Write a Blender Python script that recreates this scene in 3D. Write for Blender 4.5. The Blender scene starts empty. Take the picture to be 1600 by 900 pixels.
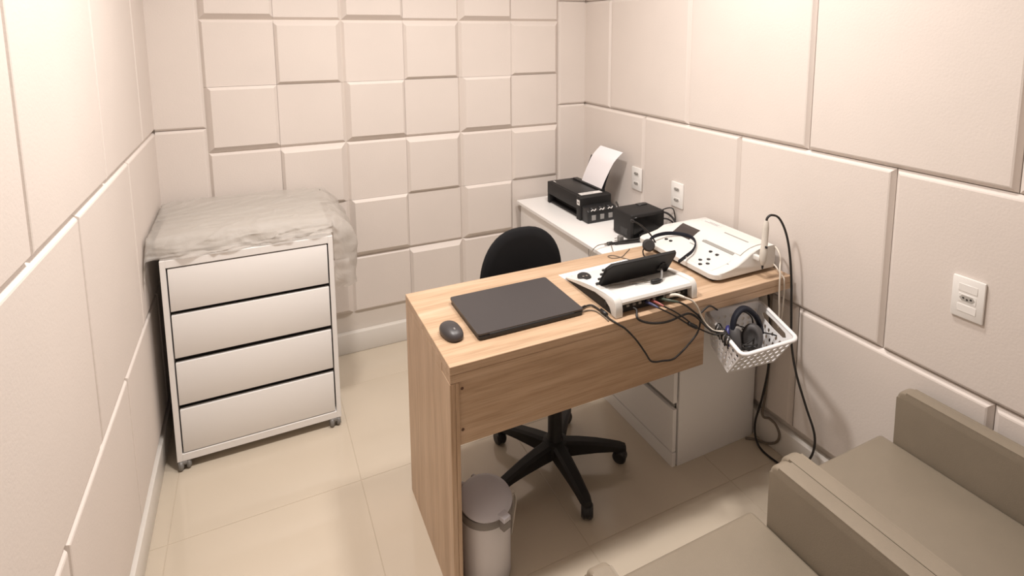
import bpy, bmesh, math, random
from mathutils import Vector, Matrix
random.seed(7)
SC = bpy.context.scene
COL = SC.collection
# ------------------------------------------------------------------ camera
cam_d = bpy.data.cameras.new('camera')
cam = bpy.data.objects.new('camera', cam_d)
COL.objects.link(cam)
YAW, PITCH, ROLL = -0.4566, -0.1319, -0.0032
fw = Vector((-math.sin(YAW) * math.cos(PITCH), math.cos(YAW) * math.cos(PITCH), math.sin(PITCH)))
rt0 = Vector((math.cos(YAW), math.sin(YAW), 0))
up0 = rt0.cross(fw)
rt = rt0 * math.cos(ROLL) + up0 * math.sin(ROLL)
up = -rt0 * math.sin(ROLL) + up0 * math.cos(ROLL)
M = Matrix((rt, up, -fw)).transposed().to_4x4()
M.translation = Vector((-1.80635, -2.93474, 1.64859))
cam.matrix_world = M
cam_d.sensor_width = 36
cam_d.sensor_fit = 'HORIZONTAL'
cam_d.lens = 894.58 / 1600 * 36
cam_d.shift_x = (800 - 831.66) / 1600
cam_d.shift_y = (168.14 - 450) / 1600
cam_d.clip_start = 0.02
SC.camera = cam
# ------------------------------------------------------------------ world, lights, exposure
w = bpy.data.worlds.new('world')
SC.world = w
w.use_nodes = True
w.node_tree.nodes['Background'].inputs[0].default_value = (1, .93, .86, 1)
w.node_tree.nodes['Background'].inputs[1].default_value = 0.0


def lamp(name, loc, power, size, color=(1, .94, .893)):
    l = bpy.data.lights.new(name, 'AREA')
    l.shape = 'DISK'
    l.size = size
    l.energy = power
    l.color = color
    l.spread = math.radians(155)
    o = bpy.data.objects.new(name, l)
    o.location = loc
    COL.objects.link(o)


lamp('ceiling_downlight', (-1.54, -1.42, 2.735), 24, .22)
lamp('ceiling_downlight', (-0.66, -1.42, 2.735), 15.5, .22)
SC.view_settings.view_transform = 'Standard'
SC.view_settings.look = 'None'
SC.view_settings.gamma = 1
SC.view_settings.exposure = 0.38

# ------------------------------------------------------------------ materials


def new_mat(name, col, rough=.5, metal=0., spec=.5, bump=None, var=None, coat=0.):
    """plain principled surface; bump=(scale, strength, distance); var=(scale, amount) gentle colour mottling"""
    m = bpy.data.materials.new(name)
    m.use_nodes = True
    nt = m.node_tree
    b = nt.nodes['Principled BSDF']
    b.inputs['Base Color'].default_value = (*col, 1)
    b.inputs['Roughness'].default_value = rough
    b.inputs['Metallic'].default_value = metal
    b.inputs['Specular IOR Level'].default_value = spec
    b.inputs['Coat Weight'].default_value = coat
    tc = nt.nodes.new('ShaderNodeTexCoord')
    if bump:
        n = nt.nodes.new('ShaderNodeTexNoise')
        n.inputs['Scale'].default_value = bump[0]
        n.inputs['Detail'].default_value = 4
        nt.links.new(tc.outputs['Object'], n.inputs['Vector'])
        bp = nt.nodes.new('ShaderNodeBump')
        bp.inputs['Strength'].default_value = bump[1]
        bp.inputs['Distance'].default_value = bump[2]
        nt.links.new(n.outputs['Fac'], bp.inputs['Height'])
        nt.links.new(bp.outputs['Normal'], b.inputs['Normal'])
    if var:
        n2 = nt.nodes.new('ShaderNodeTexNoise')
        n2.inputs['Scale'].default_value = var[0]
        n2.inputs['Detail'].default_value = 5
        nt.links.new(tc.outputs['Object'], n2.inputs['Vector'])
        r = nt.nodes.new('ShaderNodeValToRGB')
        r.color_ramp.elements[0].position = .3
        r.color_ramp.elements[1].position = .7
        a = var[1]
        r.color_ramp.elements[0].color = (*[c * (1 - a) for c in col], 1)
        r.color_ramp.elements[1].color = (*[min(1, c * (1 + a)) for c in col], 1)
        nt.links.new(n2.outputs['Fac'], r.inputs['Fac'])
        nt.links.new(r.outputs['Color'], b.inputs['Base Color'])
    return m


def wood_mat(name, axis, c1, c2, c3):
    m = bpy.data.materials.new(name)
    m.use_nodes = True
    nt = m.node_tree
    b = nt.nodes['Principled BSDF']
    b.inputs['Roughness'].default_value = .42
    tc = nt.nodes.new('ShaderNodeTexCoord')

    def noise(along, across, det, dist=0.):
        mp = nt.nodes.new('ShaderNodeMapping')
        s = [across] * 3
        s[axis] = along
        mp.inputs['Scale'].default_value = s
        nt.links.new(tc.outputs['Object'], mp.inputs['Vector'])
        n = nt.nodes.new('ShaderNodeTexNoise')
        n.inputs['Scale'].default_value = 1
        n.inputs['Detail'].default_value = det
        n.inputs['Distortion'].default_value = dist
        nt.links.new(mp.outputs['Vector'], n.inputs['Vector'])
        return n
    n1 = noise(1.6, 22, 6, .6)
    r = nt.nodes.new('ShaderNodeValToRGB')
    e = r.color_ramp.elements
    e[0].position, e[0].color = .30, (*c1, 1)
    e[1].position, e[1].color = .72, (*c3, 1)
    k = e.new(.5)
    k.color = (*c2, 1)
    nt.links.new(n1.outputs['Fac'], r.inputs['Fac'])
    n2 = noise(9, 260, 3)
    r2 = nt.nodes.new('ShaderNodeValToRGB')
    r2.color_ramp.elements[0].position, r2.color_ramp.elements[0].color = .36, (.80, .78, .75, 1)
    r2.color_ramp.elements[1].position, r2.color_ramp.elements[1].color = .56, (1, 1, 1, 1)
    nt.links.new(n2.outputs['Fac'], r2.inputs['Fac'])
    mx = nt.nodes.new('ShaderNodeMix')
    mx.data_type = 'RGBA'
    mx.blend_type = 'MULTIPLY'
    mx.inputs['Factor'].default_value = .75
    nt.links.new(r.outputs['Color'], mx.inputs['A'])
    nt.links.new(r2.outputs['Color'], mx.inputs['B'])
    nt.links.new(mx.outputs['Result'], b.inputs['Base Color'])
    bp = nt.nodes.new('ShaderNodeBump')
    bp.inputs['Strength'].default_value = .08
    bp.inputs['Distance'].default_value = .001
    nt.links.new(n2.outputs['Fac'], bp.inputs['Height'])
    nt.links.new(bp.outputs['Normal'], b.inputs['Normal'])
    return m


def film_mat():
    """thin frosted dust-cover film: diffuse, translucent, partly see-through"""
    m = bpy.data.materials.new('dust_cover_film')
    m.use_nodes = True
    nt = m.node_tree
    nt.nodes.remove(nt.nodes['Principled BSDF'])
    out = nt.nodes['Material Output']
    tc = nt.nodes.new('ShaderNodeTexCoord')
    n = nt.nodes.new('ShaderNodeTexNoise')
    n.inputs['Scale'].default_value = 14
    n.inputs['Detail'].default_value = 3
    n.inputs['Distortion'].default_value = 2.2
    nt.links.new(tc.outputs['Object'], n.inputs['Vector'])
    bp = nt.nodes.new('ShaderNodeBump')
    bp.inputs['Strength'].default_value = .55
    bp.inputs['Distance'].default_value = .006
    nt.links.new(n.outputs['Fac'], bp.inputs['Height'])
    d = nt.nodes.new('ShaderNodeBsdfPrincipled')
    d.inputs['Base Color'].default_value = (.57, .535, .495, 1)
    d.inputs['Roughness'].default_value = .5
    tl = nt.nodes.new('ShaderNodeBsdfTranslucent')
    tl.inputs['Color'].default_value = (.72, .66, .6, 1)
    tp = nt.nodes.new('ShaderNodeBsdfTransparent')
    for x in (d, tl):
        nt.links.new(bp.outputs['Normal'], x.inputs['Normal'])
    m1 = nt.nodes.new('ShaderNodeMixShader')
    m1.inputs[0].default_value = .3
    nt.links.new(d.outputs[0], m1.inputs[1])
    nt.links.new(tl.outputs[0], m1.inputs[2])
    m2 = nt.nodes.new('ShaderNodeMixShader')
    m2.inputs[0].default_value = .27
    nt.links.new(m1.outputs[0], m2.inputs[1])
    nt.links.new(tp.outputs[0], m2.inputs[2])
    nt.links.new(m2.outputs[0], out.inputs['Surface'])
    return m


PAINT = new_mat('wall_panel_paint', (.705, .640, .592), .6, bump=(150, .30, .0014), var=(3, .02))
WALLB = new_mat('wall_plaster', (.66, .60, .54), .7, bump=(60, .1, .002))
CEIL = new_mat('ceiling_white', (.80, .77, .73), .8, bump=(90, .05, .001))
TRIM = new_mat('baseboard_white', (.72, .68, .63), .35, bump=(40, .04, .001))
TILE = new_mat('polished_tile', (.56, .485, .388), .13, bump=(25, .01, .001), var=(2.2, .04), coat=.25)
GROUT = new_mat('tile_grout', (.50, .425, .335), .8, bump=(300, .3, .001))
WHITE = new_mat('white_laminate', (.83, .81, .79), .38, bump=(500, .03, .0005))
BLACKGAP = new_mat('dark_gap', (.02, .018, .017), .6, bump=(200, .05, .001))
GREYPL = new_mat('grey_plastic', (.20, .19, .18), .45, bump=(200, .05, .0005))
OAK = ((.43, .285, .178), (.525, .365, .24), (.60, .435, .305))
WOODX = wood_mat('oak_grain_along', 0, *OAK)
WOODZ = wood_mat('oak_grain_upright', 2, *OAK)
BLACK = new_mat('black_plastic', (.012, .012, .013), .42, bump=(400, .08, .0005))
BLACKM = new_mat('black_matt_plastic', (.013, .012, .012), .6, spec=.4, bump=(300, .1, .0006))
FABRIC = new_mat('black_fabric', (.012, .012, .013), .95, spec=.2, bump=(700, .4, .001))
LAPTOP = new_mat('dark_grey_laptop_shell', (.045, .040, .041), .42, bump=(600, .05, .0003))
GLOSSB = new_mat('glossy_black', (.008, .008, .008), .12, spec=.25, bump=(50, .01, .0005))
DEVW = new_mat('instrument_white_plastic', (.69, .675, .645), .36, bump=(300, .04, .0004))
DEVG = new_mat('instrument_grey_plastic', (.30, .29, .27), .5, bump=(300, .04, .0004))
SCREEN = new_mat('unlit_screen', (.055, .045, .042), .22, bump=(30, .01, .0005))
PAPER = new_mat('white_paper', (.84, .81, .83), .7, bump=(120, .05, .0005))
STICK = new_mat('label_sticker', (.70, .68, .66), .5, bump=(300, .05, .0004))
INKLINE = new_mat('label_print_grey', (.25, .24, .24), .6, bump=(300, .05, .0004))
OUTLET = new_mat('outlet_white', (.82, .80, .77), .3, bump=(200, .02, .0003))
RECESS = new_mat('socket_recess_grey', (.42, .40, .37), .45, bump=(200, .02, .0003))
HOLE = new_mat('socket_hole', (.03, .028, .026), .6, bump=(200, .02, .0003))
BASKET = new_mat('white_basket_plastic', (.80, .79, .79), .35, bump=(200, .03, .0004))
BINW = new_mat('bin_white', (.68, .655, .665), .42, bump=(120, .03, .0005))
BINLID = new_mat('bin_lid_plastic', (.57, .555, .595), .5, bump=(250, .08, .0005))
BINR = new_mat('bin_rim_grey', (.22, .20, .185), .45, bump=(200, .04, .0005))
LEATH = new_mat('taupe_leatherette', (.245, .205, .155), .46, bump=(420, .3, .0012), var=(8, .04))
CABLEK = new_mat('black_cable', (.012, .010, .009), .5, bump=(200, .04, .0004))
CABLEG = new_mat('grey_cable', (.16, .13, .10), .5, bump=(200, .04, .0004))
CABLEW = new_mat('white_cable', (.66, .60, .52), .45, bump=(200, .04, .0004))
PROBE = new_mat('probe_beige_white', (.60, .56, .50), .4, bump=(200, .04, .0004))
METAL = new_mat('plug_metal', (.55, .53, .5), .3, metal=1, bump=(200, .03, .0004))
BLUEPLUG = new_mat('dull_blue_plug', (.05, .055, .12), .45, bump=(200, .03, .0004))
BLUE = new_mat('blue_plastic', (.035, .035, .15), .35, bump=(200, .03, .0004))
RED = new_mat('red_plastic', (.30, .085, .075), .4, bump=(200, .03, .0004))
GREEN = new_mat('dull_green_plastic', (.055, .07, .05), .45, bump=(200, .03, .0004))
NAVY = new_mat('navy_pad', (.008, .009, .016), .7, spec=.3, bump=(300, .2, .0008))
EARPAD = new_mat('ear_pad_foam', (.028, .026, .026), .7, bump=(300, .15, .0008))
EARGREY = new_mat('ear_cushion_grey', (.065, .061, .061), .6, bump=(300, .15, .0008))
INKWIN = new_mat('ink_window_grey', (.30, .29, .28), .3, bump=(60, .1, .001))
SCREWBR = new_mat('brown_screw_cap', (.10, .045, .025), .5, bump=(200, .05, .0004))
FILM = film_mat()

# ------------------------------------------------------------------ object helpers
OFF = {}


def thing(name, label, cat, base, group=None):
    o = bpy.data.objects.new(name, None)
    o.empty_display_size = .05
    COL.objects.link(o)
    o.location = base
    o['label'] = label
    o['category'] = cat
    if group:
        o['group'] = group
    OFF[o] = Vector(base)
    return o


def finish(bm, name, mat, smooth, off):
    bmesh.ops.recalc_face_normals(bm, faces=bm.faces)
    me = bpy.data.meshes.new(name)
    if off is not None:
        bmesh.ops.translate(bm, verts=bm.verts, vec=-off)
    bm.to_mesh(me)
    bm.free()
    for m in (mat if isinstance(mat, (list, tuple)) else [mat]):
        me.materials.append(m)
    if smooth:
        me.polygons.foreach_set('use_smooth', [True] * len(me.polygons))
        if smooth != 'all':
            me.set_sharp_from_angle(angle=math.radians(smooth if smooth > 1 else 40))
    return me


def part(bm, name, mat, parent, smooth=40, label=None):
    """a part in world coordinates, re-expressed relative to the thing it belongs to"""
    off = OFF[parent]
    o = bpy.data.objects.new(name, finish(bm, name, mat, smooth, off))
    COL.objects.link(o)
    o.parent = parent
    OFF[o] = off
    if label:
        o['label'] = label
    return o


def single(bm, name, mat, label, cat, base, group=None, smooth=40):
    off = Vector(base)
    o = bpy.data.objects.new(name, finish(bm, name, mat, smooth, off))
    COL.objects.link(o)
    o.location = off
    OFF[o] = off
    o['label'] = label
    o['category'] = cat
    if group:
        o['group'] = group
    return o


def struct(bm, name, mat, smooth=0):
    o = bpy.data.objects.new(name, finish(bm, name, mat, smooth, None))
    COL.objects.link(o)
    o['kind'] = 'structure'
    OFF[o] = Vector((0, 0, 0))
    return o


# ------------------------------------------------------------------ mesh helpers
def B():
    return bmesh.new()


def box(bm, lo, hi, bev=0., seg=2, mat=None, edges=None):
    r = bmesh.ops.create_cube(bm, size=1)
    vs = r['verts']
    for v in vs:
        v.co = Vector([lo[i] + (v.co[i] + .5) * (hi[i] - lo[i]) for i in range(3)])
    if bev:
        es = list({e for v in vs for e in v.link_edges})
        if edges:
            es = [e for e in es if edges(e)]
        r = bmesh.ops.bevel(bm, geom=es, offset=bev, segments=seg, profile=.5, affect='EDGES')
        vs = list({v for f in r['faces'] for v in f.verts} | {v for v in vs if v.is_valid})
    if mat is not None:
        bmesh.ops.transform(bm, matrix=mat, verts=vs)
    return vs


def prism(bm, poly, axis, a, b, bev=0., seg=2):
    """extrude a 2D outline along an axis; outline coordinates are the two other axes in order"""
    def pt(p, t):
        if axis == 0:
            return (t, p[0], p[1])
        if axis == 1:
            return (p[0], t, p[1])
        return (p[0], p[1], t)
    A = [bm.verts.new(pt(p, a)) for p in poly]
    Bv = [bm.verts.new(pt(p, b)) for p in poly]
    n = len(poly)
    fs = [bm.faces.new(A), bm.faces.new(Bv[::-1])]
    for i in range(n):
        fs.append(bm.faces.new((A[i], Bv[i], Bv[(i + 1) % n], A[(i + 1) % n])))
    if bev:
        es = list({e for f in fs[:2] for e in f.edges})
        bmesh.ops.bevel(bm, geom=es, offset=bev, segments=seg, profile=.5, affect='EDGES')


def loft(bm, rings, cap=True, closed=True):
    V = [[bm.verts.new(p) for p in r] for r in rings]
    n = len(rings[0])
    for a, b in zip(V, V[1:]):
        for i in range(n if closed else n - 1):
            bm.faces.new((a[i], a[(i + 1) % n], b[(i + 1) % n], b[i]))
    if cap:
        bm.faces.new(V[0])
        bm.faces.new(V[-1][::-1])
    return V


def spline(pts, n=8, closed=False):
    P = [Vector(p) for p in pts]
    if len(P) < 3:
        return P
    out = []
    m = len(P)
    for i in range(m if closed else m - 1):
        if closed:
            p0, p1, p2, p3 = P[i - 1], P[i], P[(i + 1) % m], P[(i + 2) % m]
        else:
            p0, p1, p2, p3 = P[max(i - 1, 0)], P[i], P[i + 1], P[min(i + 2, m - 1)]
        for k in range(n):
            t = k / n
            out.append(.5 * ((2 * p1) + (-p0 + p2) * t + (2 * p0 - 5 * p1 + 4 * p2 - p3) * t * t + (-p0 + 3 * p1 - 3 * p2 + p3) * t ** 3))
    if not closed:
        out.append(P[-1])
    return out


def tube(bm, pts, r, seg=8, n=8, closed=False, smooth=True, flat=None):
    """a round cord through the points; flat=(width, thickness, normal) makes a ribbon-like band"""
    P = spline(pts, n, closed) if smooth else [Vector(p) for p in pts]
    m = len(P)
    rings = []
    nrm = None
    for i, p in enumerate(P):
        t = (P[(i + 1) % m] - P[i - 1]) if closed else (P[min(i + 1, m - 1)] - P[max(i - 1, 0)])
        t.normalize()
        if flat:
            a = Vector(flat[2]) - t * t.dot(Vector(flat[2]))
            a.normalize()
        else:
            if nrm is None:
                h = Vector((0, 0, 1)) if abs(t.z) < .9 else Vector((1, 0, 0))
                nrm = h.cross(t)
            a = nrm - t * nrm.dot(t)
            a.normalize()
            nrm = a
        b = t.cross(a)
        ra, rb = (flat[0] / 2, flat[1] / 2) if flat else (r, r)
        if callable(r) and not flat:
            ra = rb = r(i / (m - 1))
        rings.append([p + a * ra * math.cos(q) + b * rb * math.sin(q) for q in [2 * math.pi * k / seg for k in range(seg)]])
    if closed:
        V = loft(bm, rings, cap=False)
        n_ = len(V[0])
        for i in range(n_):
            bm.faces.new((V[-1][i], V[-1][(i + 1) % n_], V[0][(i + 1) % n_], V[0][i]))
    else:
        loft(bm, rings)


def lathe(bm, prof, c, seg=32, mat=None, close=True):
    """profile of (radius, height) turned about z at c; mat transforms it first about its own origin"""
    rings = []
    for r, z in prof:
        ring = [Vector((max(r, 1e-5) * math.cos(a), max(r, 1e-5) * math.sin(a), z)) for a in [2 * math.pi * k / seg for k in range(seg)]]
        if mat is not None:
            ring = [mat @ v for v in ring]
        rings.append([v + Vector(c) for v in ring])
    loft(bm, rings, cap=close)


def rot_to(d):
    return Vector((0, 0, 1)).rotation_difference(Vector(d)).to_matrix()


def disc(bm, c, r, h, d=(0, 0, 1), seg=20, bev=.15):
    k = bev * min(r, h)
    lathe(bm, [(r - k, 0), (r, k), (r, h - k), (r - k, h)], c, seg, rot_to(d))


# ------------------------------------------------------------------ room shell
XL, ZB, XS, ZR, YR, L = -2.222, 1.2216, -2.0017, 1.7064, -.2833, .6342
YF, H = -3.35, 2.75
b = B(); box(b, (XL - .12, YF - .12, -.10), (.12, .12, -.0012)); floor = struct(b, 'floor', GROUT)
b = B(); box(b, (XL - .12, YF - .12, H), (.12, .12, H + .1)); struct(b, 'ceiling', CEIL)
b = B(); box(b, (0, YF, -.003), (.1, .1, H)); wall_r = struct(b, 'wall_right', WALLB)
b = B(); box(b, (XL - .1, YF, -.003), (XL, .1, H)); wall_l = struct(b, 'wall_left', WALLB)
b = B(); box(b, (XL, 0, -.003), (0, .1, H)); wall_b = struct(b, 'wall_back', WALLB)
b = B(); box(b, (XL - .1, YF - .1, -.003), (.1, YF, H)); struct(b, 'wall_front', PAINT)

# floor tiles, each its own slab
T = .612
gx = [XL] + [-2.143 + T * k for k in range(4)] + [0.]
gy = [0.] + [-.312 - T * k for k in range(5)] + [YF]
for i in range(len(gx) - 1):
    for j in range(len(gy) - 1):
        b = B()
        box(b, (gx[i] + .0009, gy[j + 1] + .0009, -.0028), (gx[i + 1] - .0009, gy[j] - .0009, 0), .0008, 1)
        part(b, 'floor_tile', TILE, floor, 0)


def panel_on(parent, wall, u0, u1, z0, z1, d=.025, c=.016, ca=None, cb=None):
    """chamfered acoustic panel glued to a wall: u runs along y on the side walls, along x on the back;
    ca / cb: chamfer at the two ends (0 where it butts into a corner)"""
    g = .0012
    ca = c if ca is None else ca
    cb = c if cb is None else cb
    u0, u1, z0, z1 = u0 + (g if ca else 0), u1 - (g if cb else 0), z0 + g, z1 - g

    def P(u, z, t):
        if wall == 'r':
            return (-t, u, z)
        if wall == 'l':
            return (XL + t, u, z)
        return (u, -t, z)

    def ring(k, t):
        return [P(u0 + k * ca, z0 + k * c, t), P(u1 - k * cb, z0 + k * c, t), P(u1 - k * cb, z1 - k * c, t), P(u0 + k * ca, z1 - k * c, t)]
    bm = B()
    loft(bm, [ring(0, 0), ring(0, d - c * 1.1), ring(.8, d - c * .12), ring(1.12, d)])
    part(bm, 'wall_panel', PAINT, parent, 0)


rows = [(.13, ZB - .6), (ZB - .6, ZB), (ZB, ZB + .6), (ZB + .6, ZB + 1.2), (ZB + 1.2, H)]
for ri, (z0, z1) in enumerate(rows):
    yr = YR if ri % 2 == 0 else YR - L / 2
    yl = -.32 if ri % 2 == 0 else -.637
    for parent, wl, y0 in ((wall_r, 'r', yr), (wall_l, 'l', yl)):
        ys = [0.] + [y0 - L * k for k in range(7) if y0 - L * k > YF + .05] + [YF]
        for a, c in zip(ys, ys[1:]):
            cc = .014 if wl == 'r' else .009
            panel_on(parent, wl, c, a, z0, z1, .025, .014 if wl == 'r' else .012, cc, 0 if a == 0 else cc)
    panel_on(wall_b, 'b', XL + .025, XS, z0, z1, .020, .010, 0, .010)
    panel_on(wall_b, 'b', XS + 1.8, -.025, z0, z1, .020, .010, .010, 0)

# checkerboard of raised and low square tiles on the back wall
HL, HR = .013, .027
for ci in range(6):
    for r_ in range(-3, 5):
        x0, x1 = XS + .3 * ci, XS + .3 * (ci + 1)
        z1, z0 = ZR - .3 * r_, ZR - .3 * (r_ + 1)
        z1 = min(z1, H)
        if z1 - z0 < .02:
            continue
        raised = (ci + r_) % 2 == 1
        oL, oR = ci % 2 == 0, ci % 2 == 1
        oT, oB = r_ % 2 == 0, (r_ % 2 == 1) or r_ == 4
        g = .0006

        def ring(t, o, n, x0=x0, x1=x1, z0=z0, z1=z1, oL=oL, oR=oR, oT=oT, oB=oB):
            a = x0 + (o if oL else n)
            c = x1 - (o if oR else n)
            e = z0 + (o if oB else n)
            f = z1 - (o if oT else n)
            return [(a, -t, e), (c, -t, e), (c, -t, f), (a, -t, f)]
        bm = B()
        if raised:
            loft(bm, [ring(0, .001, g), ring(HL, HL, g), ring(HR, HR, HR - HL)])
        else:
            loft(bm, [ring(0, .001, g), ring(HL, HL, g)])
        part(bm, 'wall_tile', PAINT, wall_b, 0)

# baseboards
b = B(); box(b, (XS - .01, -.034, 0), (-.04, 0, .108), .004, 2); struct(b, 'baseboard_back', TRIM, 40)
b = B(); box(b, (-.036, YF, 0), (0, -.036, .108), .004, 2); struct(b, 'baseboard_right', TRIM, 40)
b = B(); box(b, (XL, YF, 0), (XL + .030, 0, .108), .004, 2); struct(b, 'baseboard_left', TRIM, 40)

# ------------------------------------------------------------------ white drawer chest on casters
cx0, cx1, cy0, cy1, cz0, cz1 = -2.146, -1.551, -.575, -.07, .037, .832
chest = thing('drawer_chest', 'white four-drawer chest on small casters in the back left corner', 'chest', ((cx0 + cx1) / 2, (cy0 + cy1) / 2, 0))
b = B()
t = .018
box(b, (cx0, cy0, cz0), (cx0 + t, cy1, cz1), .001, 1)
box(b, (cx1 - t, cy0, cz0), (cx1, cy1, cz1), .001, 1)
box(b, (cx0 + t, cy0, cz1 - t * 1.6), (cx1 - t, cy1, cz1), .001, 1)
box(b, (cx0 + t, cy0, cz0), (cx1 - t, cy1, cz0 + t * 1.6), .001, 1)
box(b, (cx0 + t, cy1 - .01, cz0 + t), (cx1 - t, cy1, cz1 - t))
part(b, 'carcass', WHITE, chest, 0)
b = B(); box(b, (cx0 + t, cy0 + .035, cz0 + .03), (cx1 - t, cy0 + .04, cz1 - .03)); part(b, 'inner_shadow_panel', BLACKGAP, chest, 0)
for z0, z1 in ((.634, .797), (.451, .618), (.263, .431), (.070, .243)):
    b = B(); box(b, (cx0 + t + .005, cy0 + .002, z0), (cx1 - t - .005, cy0 + .020, z1), .0015, 2)
    part(b, 'drawer', WHITE, chest, 40)


def caster(parent, x, y, ang, r=.019):
    o = part_wheel(parent, x, y, ang, r)
    return o


def part_wheel(parent, x, y, ang, r):
    d = Vector((math.cos(ang), math.sin(ang), 0))
    b = B()
    for s in (-1, 1):
        disc(b, Vector((x, y, r)) + d * (s * .013 - .008), r, .016, d, 20, .3)
    wh = part(b, 'caster', GREYPL, parent)
    b = B()
    box(b, (x - .012, y - .014, r + .004), (x + .012, y + .014, .036), .004, 2)
    part(b, 'caster_housing', GREYPL, wh)


for x in (cx0 + .022, cx1 - .026):
    for y in (cy0 + .010, cy1 - .04):
        caster(chest, x, y, .3 if x < -1.8 else .15)

# boxy item under the film and the film itself
b = B(); box(b, (-2.165, -.515, .833), (-1.56, -.075, .893), .012, 2)
single(b, 'covered_case', DEVW, 'flat boxy item hidden under the wrinkled film on the white drawer chest', 'case', (-1.86, -.30, .833))

W, D = .645, .455            # size of the flat top of the draped film
x_l, y_f, z_t = -2.185, -.525, .900
NU, NV = 150, 90
LF, RF, FF = .10, .31, .095  # how far the film hangs over left, right and front
from mathutils import noise as mn
bm = B()
grid = []
for j in range(NV + 1):
    v = -FF + (D + FF) * j / NV
    row = []
    for i in range(NU + 1):
        u = -LF + (W + LF + RF) * i / NU
        x, y, z = x_l + max(0, min(W, u)), y_f + max(0, v), z_t
        z0_ = z_t
        # wrinkles of the top
        q = Vector((u * 5.2 + v * 2.6, v * 13 - u * 3, .3))
        rid = (1 - abs(mn.noise(q)) * 2.2)
        z += .004 * rid + .0012 * mn.noise(Vector((u * 26, v * 40, 4.)))
        cr = mn.noise(Vector((u * 3 + v * 3, v * 15 - u * 6, 7.7)))
        z += .0065 * max(0, 1 - abs(cr) * 9)
        cr = mn.noise(Vector((u * 5 - v * 6, v * 11 + u * 5, 1.7)))
        z += .0045 * max(0, 1 - abs(cr) * 8)
        z += .010 * (j / NV) + .008 * math.sin(u * 6)
        if v < 0:                               # front flap falls onto the front edge of the chest
            k = -v / FF
            y -= .052 * k ** .6
            edge = .066 + .012 * math.sin(u * 7) + .006 * mn.noise(Vector((u * 30, 1, 1)))
            z -= edge * k
            fold = math.sin((u * 30 - k * 3.0)) * math.sin(u * 11 + 1)
            y -= (.010 * fold) * k
            z += .003 * mn.noise(Vector((u * 18 + k * 9, k * 3, 2.)))
            y -= .010 * k * max(0, 1 - abs(mn.noise(Vector((u * 6 + k * 2.2, k * 3.5 - u * 3, 9.)))) * 5)
            if z < .8345 + .003 and -.0 < u < .632:
                z = .8375 + .0015 * mn.noise(Vector((u * 40, k * 5, 3)))
        if u < 0:                               # left flap, hanging beside the wall
            k = -u / LF
            x = x_l - .008 * math.sin(k * 2.2)
            z -= .098 * k
            if v < 0:
                y -= .012 * k
            x += .004 * mn.noise(Vector((v * 25, k * 3, 8)))
        if u > W:                               # right flap, puffed outwards
            s = u - W
            k = s / RF
            a = min(1.0, k * 1.6)
            x = x_l + W + .088 * math.sin(a * math.pi * .55) + .010 * mn.noise(Vector((v * 14, k * 5, 5)))
            z -= RF * (k ** 1.35) * .95
            x += .006 * math.sin(v * 40 + k * 4)
            if v < 0:                           # the flap wraps round the front corner of the chest
                kf = -v / FF
                x = x * (1 - kf ** 1.6) + (-1.547) * kf ** 1.6
                y = y_f - .048 * min(1, kf * 1.5) + .008 * mn.noise(Vector((u * 20, kf * 3, 6)))
                z = z0_ - RF * (k ** 1.35) * .95 - .045 * kf * (1 - k)
        row.append(bm.verts.new((max(x, XL + .0275), min(y, -.031), z)))
    grid.append(row)
for j in range(NV):
    for i in range(NU):
        bm.faces.new((grid[j][i], grid[j][i + 1], grid[j + 1][i + 1], grid[j + 1][i]))
single(bm, 'dust_cover', FILM, 'wrinkled frosted film draped over the top of the white drawer chest', 'cover', (-1.86, -.30, .835), smooth='all')

# ------------------------------------------------------------------ desk
DX0, DX1, DY0, DY1, DZ = -1.373, -.050, -1.54, -1.05, .748
desk = thing('office_desk', 'oak-look desk with a single side panel and a front modesty board', 'desk', ((DX0 + DX1) / 2, (DY0 + DY1) / 2, 0))
b = B(); box(b, (DX0, DY0, DZ - .0255), (DX1, DY1, DZ), .0012, 1); part(b, 'desktop', WOODX, desk, 0)
b = B(); box(b, (DX0 + .0008, DY0 + .0008, DZ - .051), (DX1, DY0 + .075, DZ - .0265), .0012, 1); part(b, 'front_rail', WOODX, desk, 0)
b = B(); box(b, (DX0, DY0, 0), (DX0 + .0145, DY1, DZ - .0515), .0012, 1); part(b, 'side_panel', WOODZ, desk, 0)
b = B(); box(b, (DX0 + .0152, DY0 + .0008, 0), (DX0 + .0270, DY1 - .002, DZ - .0515), .0012, 1); part(b, 'side_panel', WOODZ, desk, 0)
b = B(); box(b, (DX0, DY0 + .076, DZ - .0515), (DX0 + .0270, DY1, DZ - .026), .0008, 1); part(b, 'corner_block', WOODZ, desk, 0)
b = B(); box(b, (DX0 + .0275, DY0 + .008, .502), (-.460, DY0 + .026, DZ - .0515), .001, 1); part(b, 'modesty_board', WOODX, desk, 0)
for z in (.672, .548):
    b = B(); disc(b, (DX0 + .037, DY0 + .009, z), .0045, .002, (0, -1, 0), 12); part(b, 'screw_cap', SCREWBR, desk)

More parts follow.
